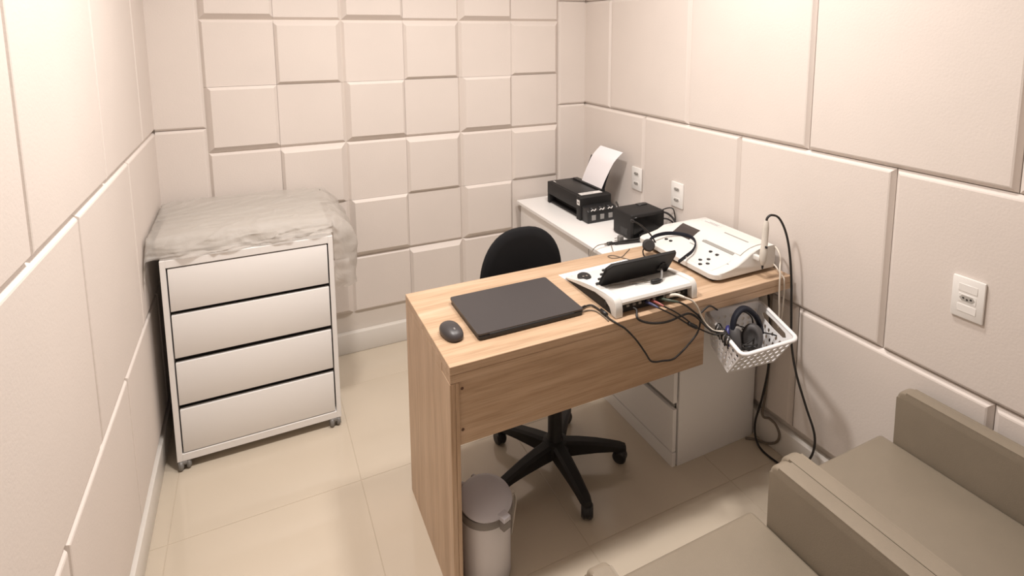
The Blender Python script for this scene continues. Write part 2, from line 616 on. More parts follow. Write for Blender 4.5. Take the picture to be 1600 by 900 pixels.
# ------------------------------------------------------------------ low white cabinet along the right wall
KX, KY0, KY1, KZ = -.455, -1.392, -.04, .692
cab = thing('low_cabinet', 'long low white cabinet standing along the right wall under the printer', 'cabinet', (-.25, -.7, 0))
b = B()
box(b, (KX + .019, KY0, .0), (-.045, KY0 + .018, KZ - .019), .001, 1)
box(b, (KX + .019, KY1 - .018, .0), (-.045, KY1, KZ - .019), .001, 1)
box(b, (KX + .019, -.900, .0), (-.045, -.882, KZ - .019), .001, 1)
box(b, (-.055, KY0 + .018, .05), (-.045, KY1 - .018, KZ - .019))
box(b, (KX + .019, KY0 + .018, .06), (-.055, KY1 - .018, .078))
part(b, 'carcass', WHITE, cab, 0)
b = B(); box(b, (-.486, DY1 - .33, KZ - .018), (-.040, KY1, KZ), .0015, 1); part(b, 'cabinet_top', WHITE, cab, 0)
b = B(); box(b, (KX - .004, KY0 + .004, 0), (KX + .014, KY1, .056), .001, 1); part(b, 'plinth', WHITE, cab, 0)
for y0, y1 in ((-.778, KY1 - .002), (-.905, -.782)):
    b = B(); box(b, (KX - .006, y0, .062), (KX + .012, y1, KZ - .024), .001, 1); part(b, 'door' if y1 > -.5 else 'filler_panel', WHITE, cab, 0)
for z0, z1 in ((.062, .236), (.262, .452), (.478, .660)):
    b = B(); box(b, (KX - .006, KY0 + .004, z0), (KX + .012, -.909, z1), .0012, 1); part(b, 'drawer', WHITE, cab, 0)
for z in (.236, .452):
    b = B(); box(b, (KX + .010, KY0 + .02, z), (KX + .018, -.905, z + .026)); part(b, 'drawer_gap', DEVG, cab, 0)

# ------------------------------------------------------------------ laptop and mouse
lap = thing('laptop', 'closed dark grey laptop lying on the left half of the desk', 'laptop', (-1.077, -1.315, DZ))
vert = lambda e: abs((e.verts[0].co - e.verts[1].co).normalized().z) > .9
b = B(); box(b, (-1.254, -1.452, DZ + .003), (-.898, -1.187, DZ + .0125), .008, 3, edges=vert); part(b, 'base', BLACK, lap)
b = B(); box(b, (-1.256, -1.450, DZ + .0145), (-.896, -1.182, DZ + .0205), .009, 3, edges=vert); part(b, 'lid', LAPTOP, lap)
b = B(); tube(b, [(-1.22, -1.447, DZ + .012), (-.932, -1.447, DZ + .012)], .006, 10, smooth=False); part(b, 'hinge', BLACK, lap)
for x in (-1.23, -.925):
    for y in (-1.43, -1.21):
        b = B(); disc(b, (x, y, DZ), .006, .004); part(b, 'rubber_foot', BLACKM, lap)

mouse = thing('computer_mouse', 'small dark wireless mouse on the desk left of the laptop', 'mouse', (-1.318, -1.385, DZ))
mm = Matrix.Translation((-1.316, -1.382, DZ)) @ Matrix.Rotation(math.radians(8), 4, 'Z')
b = B()
rings = []
for s, h in ((.86, 0), (.97, .004), (1, .011), (.985, .017), (.93, .0225), (.80, .0285), (.58, .0325), (.30, .0345), (.05, .035)):
    ring = []
    for k in range(28):
        a = 2 * math.pi * k / 28
        x, y = .0295 * s * math.copysign(abs(math.cos(a)) ** .8, math.cos(a)), .049 * s * math.copysign(abs(math.sin(a)) ** .85, math.sin(a))
        hh = h * (1 - .18 * max(0, -y / .049))
        ring.append(mm @ Vector((x, y, hh)))
    rings.append(ring)
loft(b, rings)
part(b, 'mouse_body', LAPTOP, mouse, 'all')
b = B(); disc(b, mm @ Vector((-.0025, -.020, .0265)), .0065, .005, mm.to_3x3() @ Vector((1, 0, 0)), 16); part(b, 'scroll_wheel', GREYPL, mouse)
b = B(); tube(b, [mm @ Vector(p) for p in ((0, .022, .0325), (0, .008, .0335), (0, -.006, .0322))], .0008, 6); part(b, 'button_split', BLACK, mouse)

# ------------------------------------------------------------------ white paper sheet and portable audiometer with flip screen
b = B(); prism(b, [(-.824, -1.152), (-.802, -1.40), (-.505, -1.40), (-.500, -1.142)], 2, DZ + .0002, DZ + .0012); single(b, 'paper_sheet', PAPER, 'white paper sheet lying under the two-tone instrument on the desk', 'paper', (-.66, -1.3, DZ), smooth=0)
aud = thing('portable_audiometer', 'white and black desktop instrument with tilted black screen and plugged cables', 'audiometer', (-.655, -1.355, DZ))
Z0 = DZ + .0015
AX0, AX1 = -.822, -.488


def top_z(y):
    P = [(-1.19, .757), (-1.25, .770), (-1.30, .780), (-1.38, .794), (-1.46, .803), (-1.50, .8055)]
    for (a, za), (c, zc) in zip(P, P[1:]):
        if y >= c:
            return za + (zc - za) * (y - a) / (c - a)
    return P[-1][1]


ys = [-1.19, -1.21, -1.25, -1.30, -1.34, -1.38, -1.42, -1.46, -1.50]
# black underbody with the port bay at the back
prof = [(y, top_z(y) - .010) for y in ys[1:]]
b = B(); prism(b, [(-1.205, Z0)] + prof[:-1] + [(-1.497, .786), (-1.497, Z0)], 0, AX0 + .005, AX1 - .005)
part(b, 'black_underbody', BLACKM, aud, 0)
# white shell: top skin plus side rails that come down at the back as feet
b = B()
skin = [(y, top_z(y)) for y in ys] + [(-1.512, .802), (-1.517, .794), (-1.516, .786), (-1.498, .786)] + [(y, top_z(y) - .010) for y in ys[::-1][1:-1]]
prism(b, skin, 0, AX0 + .028, AX1 - .022)
for x0, x1 in ((AX0, AX0 + .028), (AX1 - .022, AX1)):
    rail = [(y, top_z(y) + .006 * min(1, max(0, (-1.22 - y) / .10))) for y in ys] + [(-1.510, .807), (-1.518, .796), (-1.522, .775), (-1.522, Z0), (-1.497, Z0), (-1.490, .775), (-1.462, .790)] + [(y, top_z(y) - .0085) for y in (-1.40, -1.30, -1.22)]
    prism(b, rail, 0, x0, x1, .003, 2)
part(b, 'white_shell', DEVW, aud, 30)
# tilted screen, seen from behind
scr = Matrix.Translation((-.65, -1.372, .786)) @ Matrix.Rotation(math.radians(31), 4, 'X')
b = B()
out = [(-.145, 0), (.145, 0), (.146, .100), (.140, .118), (-.128, .118), (-.146, .100)]
A = [b.verts.new(scr @ Vector((x, .005, z))) for x, z in out]
Bk = [b.verts.new(scr @ Vector((x * .985, -.007, .003 + z * .965))) for x, z in out]
b.faces.new(A); b.faces.new(Bk[::-1])
for i in range(6):
    b.faces.new((A[i], Bk[i], Bk[(i + 1) % 6], A[(i + 1) % 6]))
bmesh.ops.bevel(b, geom=list(b.edges), offset=.002, segments=1, affect='EDGES')
sc_ = part(b, 'flip_screen', BLACKM, aud, 30)
b = B()
tube(b, [scr @ Vector((-.14, -.003, .006)), scr @ Vector((.14, -.003, .006))], .008, 10, smooth=False)
part(b, 'screen_hinge', BLACK, sc_)
b = B(); disc(b, scr @ Vector((.100, -.006, .06)), .015, .004, scr.to_3x3() @ Vector((0, -1, 0)), 18); part(b, 'back_button', GLOSSB, sc_)
b = B()
for z in (.02, .045, .07, .092):
    box(b, (-.158, -.003, z), (-.146, .004, z + .006), .001, 1, mat=scr)
part(b, 'edge_keys', BLACK, sc_)
b = B(); disc(b, (-.780, -1.262, top_z(-1.262)), .025, .011, (0, -.15, 1), 28, .25); kn = part(b, 'dial_knob', BLACK, aud)
b = B()
for x in (-.788, -.774):
    disc(b, (x, -1.270, top_z(-1.262) + .010), .004, .002, (0, -.15, 1), 10)
part(b, 'knob_marks', METAL, kn)
b = B()
for k in range(5):
    box(b, (-.690 - .0 * k, -1.447 + .009 * k, top_z(-1.44 + .009 * k) + .0008), (-.625, -1.443 + .009 * k, top_z(-1.44 + .009 * k) + .0016))
part(b, 'printed_note', DEVG, aud, 0)
for x in (-.760, -.735, -.712, -.695, -.678, -.655, -.632, -.610, -.590, -.570, -.55, -.53):
    b = B(); box(b, (x - .0055, -1.502, .766), (x + .0055, -1.4965, .774), .001, 1); part(b, 'port', (GREYPL, DEVG, BLACK)[int(-x * 1000) % 3], aud, 0)
# left side socket
b = B(); disc(b, (AX0 + .006, -1.46, .772), .008, .004, (-1, 0, 0), 14); part(b, 'side_socket', BLACK, aud)
# small talk-back microphone with flexible neck lying on the shell
mic = thing('talkback_microphone', 'tiny black lapel microphone lying on the white shell behind the black screen', 'microphone', (-.62, -1.46, .806))
b = B(); tube(b, [(-.640, -1.462, .810), (-.625, -1.466, .811), (-.600, -1.464, .811)], lambda t: .0075 if .1 < t < .9 else .004, 12, 6); part(b, 'mic_head', BLACK, mic)
b = B(); tube(b, [(-.598, -1.464, .811), (-.585, -1.452, .818), (-.570, -1.43, .828), (-.560, -1.40, .815)], .004, 10); part(b, 'mic_neck', GREYPL, mic)
b = B(); tube(b, [(-.640, -1.462, .809), (-.68, -1.44, .808), (-.73, -1.42, .8045), (-.77, -1.40, .800)], .0012, 6); part(b, 'mic_wire', CABLEG, mic)

# ------------------------------------------------------------------ large white instrument with pen probe
imp = thing('impedance_audiometer', 'large white sloped instrument with small screen and black buttons by the right wall', 'audiometer', (-.21, -1.26, DZ))
PF = [(-.366, .762), (-.366, .779), (-.357, .784), (-.315, .789), (-.275, .797), (-.240, .812), (-.205, .832), (-.175, .843), (-.140, .848), (-.075, .848), (-.066, .840), (-.066, .762), ]
rings = []
Y0, Y1 = -1.475, -1.025
stations = []
R0 = .035
for k in range(7):
    a = math.pi / 2 * k / 6
    stations.append((R0 * (1 - math.cos(a)), R0 * (1 - math.sin(a))))
stn = [(Y0 + dy, dx, 0) for dy, dx in stations] + [(Y0 + .15, 0, 0), (Y1 - .12, 0, 0), (Y1 - .085, 0, 0)]
stn += [(Y1 - .05, 0, .016), (Y1 - .02, .0, .030)] + [(Y1 - dy * .5, dx * .5, .036) for dy, dx in stations[::-1]][2:]
for y, dx, dz in stn:
    ring = []
    for i, (x, z) in enumerate(PF):
        f = max(0, min(1, (-.10 - x) / .26))
        zz = min(z, .848 - dz) if z > .80 else z
        ring.append((x + dx * (.25 + .75 * f) if x < -.1 else x, y, zz))
    rings.append(ring)
b = B(); loft(b, rings); part(b, 'housing', DEVW, imp, 32)
b = B(); box(b, (-.352, -1.452, DZ + .0005), (-.072, -1.04, .763), .006, 2); part(b, 'foot_skirt', BLACKM, imp)


def imp_z(x):
    for (a, za), (c, zc) in zip(PF[1:], PF[2:]):
        if a <= x <= c:
            return za + (zc - za) * (x - a) / (c - a)
    return .848


def on_top(bm, x0, x1, y0, y1, lift, n=8, thick=.002, skew=0):
    """a thin plate that follows the sloped top"""
    R = []
    for k in range(n + 1):
        x = x0 + (x1 - x0) * k / n
        z = imp_z(x) + lift
        R.append([(x, y0, z - thick), (x, y1, z - thick), (x, y1, z), (x, y0, z)])
    loft(bm, R)


b = B(); on_top(b, -.250, -.192, -1.208, -1.104, .0012); part(b, 'screen', SCREEN, imp, 0)
b = B(); on_top(b, -.222, -.085, -1.452, -1.270, .0035, 10, .003); lid = part(b, 'printer_lid', DEVW, imp, 0)
b = B(); on_top(b, -.232, -.2235, -1.425, -1.262, .0018, 2); part(b, 'lid_slot', DEVG, imp, 0)
b = B(); on_top(b, -.150, -.144, -1.418, -1.296, .0042, 2); part(b, 'paper_tear_slot', DEVG, lid, 0)
b = B(); on_top(b, -.350, -.255, -1.440, -1.255, .0008, 6); part(b, 'key_panel', DEVW, imp, 0)
for x, y in ((-.257, -1.338), (-.258, -1.373), (-.297, -1.370), (-.321, -1.352), (-.322, -1.392), (-.345, -1.378), (-.300, -1.128), (-.298, -1.153)):
    b = B(); lathe(b, [(.0075, 0), (.0075, .003), (.005, .0042), (.001, .0045)], (x, y, imp_z(x) - .0005), 14); part(b, 'button', BLACK, imp)
b = B(); on_top(b, -.120, -.100, -1.235, -1.135, .0012, 2); part(b, 'sticker', STICK, imp, 0)
b = B()
for k in range(2):
    on_top(b, -.116 + .009 * k, -.113 + .009 * k, -1.225, -1.15 - .02 * k, .0016, 2, .0006)
part(b, 'sticker_print', INKLINE, imp, 0)
b = B(); on_top(b, -.262, -.259, -1.262, -1.225, .0010, 2); part(b, 'panel_print', DEVG, imp, 0)
b = B(); on_top(b, -.275, -.272, -1.447, -1.420, .0010, 2); part(b, 'panel_print', DEVG, imp, 0)
# pen probe in a side clip
b = B(); box(b, (-.182, -1.504, .812), (-.164, -1.4735, .830), .003, 2); part(b, 'probe_clip', DEVW, imp)
pen = thing('pen_probe', 'slim off-white pen probe standing upright in the clip of the white instrument', 'probe', (-.172, -1.512, .787))
p0, p1 = Vector((-.175, -1.514, .787)), Vector((-.158, -1.507, .965))
b = B()
ln = (p1 - p0).length
lathe(b, [(.0045, .014), (.008, .018), (.0135, .036), (.0140, .060), (.0125, .075), (.0115, .078), (.0112, .15), (.0095, .168), (.006, ln)], p0, 20, rot_to(p1 - p0)); part(b, 'probe_body', PROBE, pen)
b = B(); lathe(b, [(.002, 0), (.0035, .004), (.0045, .015)], p0, 12, rot_to(p1 - p0)); part(b, 'probe_tip', BLACK, pen)
b = B(); box(b, (-.1745, -1.529, .868), (-.1695, -1.5195, .876), .001, 1); part(b, 'probe_led', BLACK, pen)
b = B(); tube(b, [p1 - Vector((0, 0, .004)), p1 + Vector((.004, 0, .010)), p1 + Vector((.018, -.006, .020)), (-.112, -1.522, .972), (-.096, -1.540, .925), (-.088, -1.556, .85), (-.082, -1.566, .74), (-.080, -1.572, .62), (-.078, -1.580, .50), (-.076, -1.605, .40), (-.074, -1.650, .30), (-.070, -1.690, .21), (-.068, -1.685, .13), (-.068, -1.650, .06), (-.075, -1.60, .012), (-.085, -1.55, .006), (-.085, -1.48, .006), (-.070, -1.435, .02), (-.062, -1.420, .08), (-.052, -1.440, .20), (-.045, -1.455, .34), (-.042, -1.450, .50), (-.040, -1.430, .64), (-.042, -1.425, .70)], .0042, 8, 8)
part(b, 'probe_cable', CABLEK, pen)

# other cords by the wall
b = B(); tube(b, [(-.070, -1.452, .830), (-.068, -1.478, .838), (-.080, -1.510, .815), (-.110, -1.536, .790), (-.120, -1.547, .762), (-.122, -1.549, .735), (-.120, -1.549, .680), (-.116, -1.549, .62), (-.118, -1.548, .56)], .0032, 8)
part(b, 'lead', CABLEW, imp, 'all', 'off-white lead')
b = B(); tube(b, [(-.072, -1.474, .772), (-.076, -1.490, .768), (-.088, -1.520, .757), (-.098, -1.545, .750), (-.100, -1.550, .735), (-.096, -1.549, .690), (-.100, -1.549, .62), (-.108, -1.548, .57)], .0028, 8)
part(b, 'lead', CABLEW, imp, 'all', 'thin pale lead')
b = B(); tube(b, [(-.066, -1.430, .785), (-.050, -1.447, .782), (-.041, -1.452, .74), (-.041, -1.447, .60), (-.0365, -1.452, .40), (-.041, -1.446, .22), (-.046, -1.440, .12), (-.042, -1.470, .122), (-.041, -1.500, .115), (-.041, -1.520, .085), (-.042, -1.508, .045), (-.045, -1.465, .012), (-.06, -1.425, .006), (-.09, -1.40, .005)], .0048, 8)
single(b, 'mains_cord', CABLEG, 'grey-brown mains cord looping above the floor beside the cabinet end', 'cable', (-.045, -1.45, .01), smooth='all')
b = B(); box(b, (-.064, -1.452, .770), (-.050, -1.412, .80), .003, 1); part(b, 'mains_plug', BLACK, imp)

# ------------------------------------------------------------------ monitor headset lying between the instruments
hs = thing('monitor_headset', 'black single-ear headset with boom arm lying behind the black tilted screen', 'headset', (-.35, -1.2, DZ))
dirn = Vector((-.35, -.80, .30)).normalized()
pc = Vector((-.408, -1.150, .792))
b = B(); disc(b, pc - dirn * .010, .0255, .018, dirn, 32, .35); part(b, 'ear_pad', EARPAD, hs)
b = B(); disc(b, pc - dirn * .017, .021, .010, dirn, 28, .3); part(b, 'ear_cup', BLACK, hs)
b = B(); tube(b, [(-.398, -1.135, .800), (-.355, -1.115, .808), (-.30, -1.115, .812), (-.262, -1.145, .816), (-.240, -1.195, .818), (-.256, -1.250, .816), (-.310, -1.300, .808), (-.372, -1.325, .800), (-.42, -1.345, .797)], .01, 12, 8, flat=(.016, .006, (0, 0, 1))); part(b, 'headband', NAVY, hs, 'all')
b = B(); disc(b, (-.371, -1.331, .801), .003, .002, (-.3, -1, .2), 10); part(b, 'band_rivet', METAL, hs)
b = B(); tube(b, [(-.438, -1.075, .876), (-.42, -1.082, .868), (-.393, -1.09, .848), (-.365, -1.105, .815), (-.352, -1.122, .785), (-.346, -1.135, .755)], .0032, 8); bo = part(b, 'boom_arm', CABLEK, hs, 'all')
b = B(); disc(b, (-.443, -1.073, .879), .0055, .016, (.75, -.3, -.35), 14, .4); part(b, 'boom_tip', BLACK, bo)
b = B(); tube(b, [(-.432, -1.152, .785), (-.436, -1.150, .770), (-.432, -1.160, .752), (-.41, -1.20, .751)], .0028, 8); part(b, 'headset_wire', CABLEK, hs, 'all')

# plugs and cords on the back of the cabinet top
pl = thing('cord_bundle', 'short black cord bundle with plugs lying on the white cabinet top', 'cable', (-.34, -.86, KZ))
zc = KZ + .007
b = B(); tube(b, [(-.402, -.862, zc), (-.37, -.868, zc + .001), (-.33, -.872, zc + .004), (-.29, -.880, zc + .006), (-.25, -.890, zc + .01), (-.20, -.90, zc + .02)], .0058, 8); tube(b, [(-.38, -.872, zc), (-.33, -.882, zc), (-.28, -.890, zc), (-.22, -.905, zc)], .005, 8); part(b, 'cord', CABLEK, pl, 'all')
b = B(); box(b, (-.413, -.866, KZ), (-.382, -.850, KZ + .013), .003, 1); part(b, 'usb_plug', BLACK, pl)
b = B(); box(b, (-.425, -.862, KZ + .003), (-.413, -.853, KZ + .010), .0006, 1); part(b, 'usb_tip', METAL, pl)
b = B(); box(b, (-.342, -.856, KZ), (-.318, -.832, KZ + .028), .005, 2); part(b, 'mains_plug', GREYPL, pl)
b = B()
for z in (.008, .019):
    disc(b, (-.342, -.843, KZ + z), .0022, .020, (-1, 0, 0), 8)
part(b, 'plug_pins', METAL, pl)
b = B(); tube(b, [(-.408, -.868, KZ + .008), (-.440, -.874, KZ + .016), (-.485, -.885, KZ + .018), (-.535, -.915, KZ + .004), (-.565, -.945, KZ - .03), (-.575, -.96, KZ - .08)], .0018, 6)
tube(b, [(-.400, -.872, KZ + .006), (-.43, -.93, KZ + .003), (-.455, -.985, KZ + .0025), (-.475, -1.02, KZ + .0025)], .0018, 6); part(b, 'thin_leads', CABLEG, pl, 'all')
b = B(); tube(b, [(-.436, -1.060, DZ + .002), (-.47, -1.085, DZ + .002), (-.515, -1.115, DZ + .002), (-.555, -1.110, DZ + .002), (-.56, -1.085, DZ + .002), (-.535, -1.09, DZ + .002), (-.512, -1.14, DZ + .003), (-.50, -1.17, DZ + .003)], .0018, 6)
single(b, 'thin_wire', CABLEG, 'thin brown wire curling on the desk behind the two-tone instrument', 'cable', (-.5, -1.1, DZ), smooth='all')

# ------------------------------------------------------------------ inkjet printer with paper
pr_ = thing('inkjet_printer', 'black inkjet printer with external ink tanks on the white cabinet', 'printer', (-.25, -.37, KZ))
PX0, PX1, PY0, PY1, PZ = -.346, -.165, -.478, -.150, .815
b = B()
box(b, (PX0, PY0, KZ + .052), (PX1, PY1, PZ), .006, 3)
box(b, (PX0 + .001, PY1 - .022, KZ + .001), (PX1, PY1, KZ + .056), .004, 2)
box(b, (PX0 + .045, PY0 + .01, KZ + .001), (PX1, PY1 - .02, KZ + .056), .002, 1)
part(b, 'printer_body', BLACKM, pr_)
b = B(); box(b, (PX0 + .012, PY0 + .004, PZ - .001), (PX1 - .045, PY1 - .012, PZ + .003), .002, 2); part(b, 'top_cover', BLACK, pr_)
b = B(); box(b, (PX0 + .012, PY0 + .005, KZ + .004), (PX0 + .050, PY1 - .026, KZ + .014), .002, 1); part(b, 'output_tray', BLACKM, pr_)
b = B(); prism(b, [(PY0 + .002, KZ), (PY0 + .002, PZ - .001), (PY0 - .030, PZ - .003), (PY0 - .036, PZ - .008), (PY0 - .036, KZ)], 0, PX0 - .002, PX1 + .005, .003, 2); part(b, 'end_block', BLACKM, pr_)
TY = PY0 - .100
b = B(); prism(b, [(PY0 - .0365, KZ), (PY0 - .0365, KZ + .078), (TY + .016, KZ + .070), (TY + .002, KZ + .060), (TY, KZ + .012), (TY + .004, KZ)], 0, PX0 + .006, PX1 + .002, .006, 3); tk = part(b, 'ink_tank_block', BLACK, pr_)
for k in range(3):
    x = PX0 + .040 + .050 * k
    b = B(); box(b, (x - .012, TY - .001, KZ + .016), (x + .012, TY + .003, KZ + .042), .001, 1); part(b, 'ink_window', INKWIN, tk)
    b = B(); disc(b, (x, TY + .022, KZ + .066), .014, .012, (0, -.1, 1), 18, .25); part(b, 'tank_cap', BLACK, tk)
    b = B(); tube(b, [(x - .014, TY + .004, KZ + .063), (x - .006, TY + .002, KZ + .070), (x + .004, TY + .002, KZ + .064), (x + .014, TY + .004, KZ + .072)], .0028, 8); part(b, 'ink_seal', STICK, tk, 'all')
b = B(); box(b, (PX0 + .018, PY0 - .012, PZ + .0002), (PX1 - .035, PY0 + .020, PZ + .0044), .0005, 1); part(b, 'top_sticker', STICK, pr_, 0)
b = B(); box(b, (PX0 + .03, PY0 + .003, PZ + .0042), (PX1 - .08, PY0 + .006, PZ + .0048)); part(b, 'sticker_print', INKLINE, pr_, 0)
b = B(); box(b, (PX0 - .0028, PY0 - .031, PZ - .045), (PX0 - .001, PY0 - .003, PZ - .018), .0004, 1); part(b, 'front_sticker', STICK, pr_, 0)
b = B(); box(b, (PX0 - .0032, PY0 - .026, PZ - .036), (PX0 - .0026, PY0 - .010, PZ - .028)); part(b, 'sticker_mark', INKLINE, pr_, 0)
b = B(); box(b, (PX0 + .022, -.205, PZ + .0028), (PX0 + .028, -.180, PZ + .0036)); part(b, 'top_mark', STICK, pr_, 0)
b = B(); box(b, (PX1 - .032, PY0 + .012, PZ - .004), (PX1 - .002, PY1 - .03, PZ + .010), .003, 2); part(b, 'feeder_slot', BLACK, pr_)
sup = [(-.186, .800), (-.170, .86), (-.150, .91), (-.128, .965)]
b = B()
loft(b, [[(x + .005, -.468, z), (x + .005, -.255, z), (x + .008, -.255, z), (x + .008, -.468, z)] for x, z in sup]); part(b, 'rear_paper_support', BLACK, pr_, 0)
b = B()
pp = spline([(-.186, 0, .818), (-.170, 0, .868), (-.150, 0, .920), (-.125, 0, .972), (-.080, 0, 1.018)], 5)
R = []
for i, p in enumerate(pp):
    k = i / (len(pp) - 1)
    y0, y1 = -.455 - .043 * k, -.255 - .030 * k
    R.append([(p.x + .0006, y0, p.z - .0005), (p.x + .0006, y1, p.z - .0005), (p.x, y1, p.z), (p.x, y0, p.z)])
loft(b, R); single(b, 'paper_stack', PAPER, 'white paper curling up out of the rear feeder of the black printer', 'paper', (-.186, -.36, .818))

# black power box beside it
bx = thing('power_supply_box', 'black box-shaped power unit on the white cabinet next to the printer', 'power unit', (-.19, -.79, KZ))
BX0, BX1, BY0, BY1, BZ = -.288, -.098, -.868, -.722, .815
b = B(); box(b, (BX0, BY0, KZ + .004), (BX1, BY1, BZ), .007, 3); part(b, 'housing', BLACKM, bx)
b = B(); box(b, (BX0 + .012, BY0 - .0015, KZ + .012), (BX1 - .006, BY0 + .003, BZ - .014), .001, 1); part(b, 'front_face', GLOSSB, bx)
b = B(); box(b, (BX0 - .001, BY0 + .030, KZ + .016), (BX0 + .002, BY0 + .085, KZ + .050), .001, 1); part(b, 'side_vent', BLACK, bx)
b = B(); box(b, (BX0 + .12, BY1 - .04, BZ - .001), (BX1 - .02, BY1 - .01, BZ + .004), .002, 1); part(b, 'top_grip', BLACK, bx)
for x in (BX0 + .02, BX1 - .02):
    for y in (BY0 + .02, BY1 - .02):
        b = B(); disc(b, (x, y, KZ), .008, .006); part(b, 'rubber_foot', BLACK, bx)
b = B(); tube(b, [(-.10, -.83, .79), (-.075, -.845, .792), (-.055, -.868, .775), (-.048, -.895, .745), (-.047, -.91, .71), (-.06, -.90, .699)], .005, 8)
tube(b, [(-.10, -.845, .765), (-.075, -.862, .765), (-.055, -.885, .745), (-.06, -.905, .705), (-.09, -.91, .6985)], .004, 8)
tube(b, [(-.10, -.80, .775), (-.065, -.83, .805), (-.045, -.86, .812), (-.042, -.875, .78), (-.043, -.885, .73)], .003, 8); part(b, 'power_cords', CABLEK, bx, 'all')
b = B(); tube(b, [(-.26, -.73, .805), (-.25, -.70, .815), (-.23, -.66, .812), (-.20, -.62, .800), (-.165, -.585, .770)], .003, 8); part(b, 'printer_lead', CABLEK, bx, 'all')


# ------------------------------------------------------------------ wall outlets
def outlet(yc, zc_, n, label, wid=.083, hgt=.121):
    XF = -.025
    o = thing('wall_outlet', label, 'outlet', (XF, yc, zc_ - hgt / 2), 'wall outlets on the right wall')
    b = B(); box(b, (XF - .009, yc - wid / 2, zc_ - hgt / 2), (XF, yc + wid / 2, zc_ + hgt / 2), .004, 2); part(b, 'cover_plate', OUTLET, o)
    zs = [zc_ + .026, zc_ - .026] if n == 2 else [zc_]
    if n == 1:
        for z in (zc_ + .030, zc_ - .030):
            b = B(); box(b, (XF - .0102, yc - .024, z - .011), (XF - .0085, yc + .024, z + .011), .0006, 1); part(b, 'blank_insert', OUTLET, o)
    for z in zs:
        b = B(); box(b, (XF - .0100, yc - .0225, z - .012), (XF - .0085, yc + .0225, z + .012), .0006, 1); so = part(b, 'socket', OUTLET, o)
        b = B()
        pts = [(.020, 0), (.013, .0085), (-.013, .0085), (-.020, 0), (-.013, -.0085), (.013, -.0085)]
        prism(b, [(yc + p, z + q) for p, q in pts], 0, XF - .0104, XF - .0098)
        part(b, 'socket_recess', RECESS, so, 0)
        for p, q in ((-.0095, .001), (0, -.002), (.0095, .001)):
            b = B(); disc(b, (XF - .0103, yc + p, z + q), .0028, .0008, (-1, 0, 0), 10); part(b, 'pin_hole', HOLE, so)


outlet(-.556, .885, 2, 'white double outlet on the right wall just behind the black printer')
outlet(-.873, .880, 2, 'white double outlet on the right wall above the black power box')
outlet(-2.103, .897, 1, 'white single outlet high above the armchairs on the right wall')

# ------------------------------------------------------------------ hanging basket and what lies in it
bas = thing('plastic_basket', 'white perforated plastic basket hung under the right end of the desk', 'basket', (-.33, -1.6, .52))
rim = [Vector(p) for p in ((-.386, -1.459, .645), (-.486, -1.727, .645), (-.248, -1.736, .645), (-.146, -1.485, .645))]
bot = [Vector(p) for p in ((-.372, -1.478, .520), (-.443, -1.628, .520), (-.2535, -1.650, .520), (-.186, -1.500, .520))]
rim_in = [p + (sum(rim, Vector()) / 4 - p) * .045 for p in rim]


def perforated(bm, f, nu, nv, hu=.32, hv=.32, skip=(), sq=1.):
    """a sheet with real octagonal holes; f(u, v) gives the point"""
    cache = {}

    def V(u, v):
        k = (round(u, 5), round(v, 5))
        if k not in cache:
            cache[k] = bm.verts.new(f(u, v))
        return cache[k]
    for i in range(nu):
        for j in range(nv):
            u0, u1, v0, v1 = i / nu, (i + 1) / nu, j / nv, (j + 1) / nv
            um, vm = (u0 + u1) / 2, (v0 + v1) / 2
            o = [(u0, v0), (um, v0), (u1, v0), (u1, vm), (u1, v1), (um, v1), (u0, v1), (u0, vm)]
            if (i, j) in skip:
                bm.faces.new([V(*p) for p in o])
                continue
            hole = [(um + hu / nu * math.copysign(abs(math.cos(a)) ** sq, math.cos(a)), vm + hv / nv * math.copysign(abs(math.sin(a)) ** sq, math.sin(a))) for a in [math.radians(-135 + 45 * k) + 1e-9 for k in range(8)]]
            for k in range(8):
                bm.faces.new((V(*o[k]), V(*o[(k + 1) % 8]), V(*hole[(k + 1) % 8]), V(*hole[k])))


def thicken(o):
    m = o.modifiers.new('thickness', 'SOLIDIFY')
    m.thickness = .002
    m.offset = 0


def sidewall(a, c):
    def f(u, v):
        return (bot[a] * (1 - u) + bot[c] * u) * (1 - v) + (rim_in[a] * (1 - u) + rim_in[c] * u) * v
    return f


def strip(f, v0, v1):
    return lambda u, v: f(u, v0 + (v1 - v0) * v)


names = ['left', 'front', 'right', 'rear']
for k in range(4):
    f = sidewall(k, (k + 1) % 4)
    b = B()
    if k == 2:           # right wall: long grip slot under the rim
        perforated(b, strip(f, .04, .66), 8, 3, .27, .30)
        perforated(b, strip(f, .66, .95), 1, 1, .36, .34, sq=.55)
        perforated(b, strip(f, .95, 1.0), 1, 1, skip=((0, 0),))
    else:
        perforated(b, strip(f, .04, .86), 8, 5 if k != 1 else 4, .27, .30)
        perforated(b, strip(f, .86, 1.0), 1, 1, skip=((0, 0),))
    perforated(b, strip(f, 0, .04), 1, 1, skip=((0, 0),))
    bmesh.ops.remove_doubles(b, verts=b.verts, dist=.0004)
    thicken(part(b, 'basket_wall', BASKET, bas, 0))
b = B()
perforated(b, lambda u, v: (bot[0] * (1 - u) + bot[3] * u) * (1 - v) + (bot[1] * (1 - u) + bot[2] * u) * v, 8, 6)
thicken(part(b, 'basket_floor', BASKET, bas, 0))
b = B()
rp = []
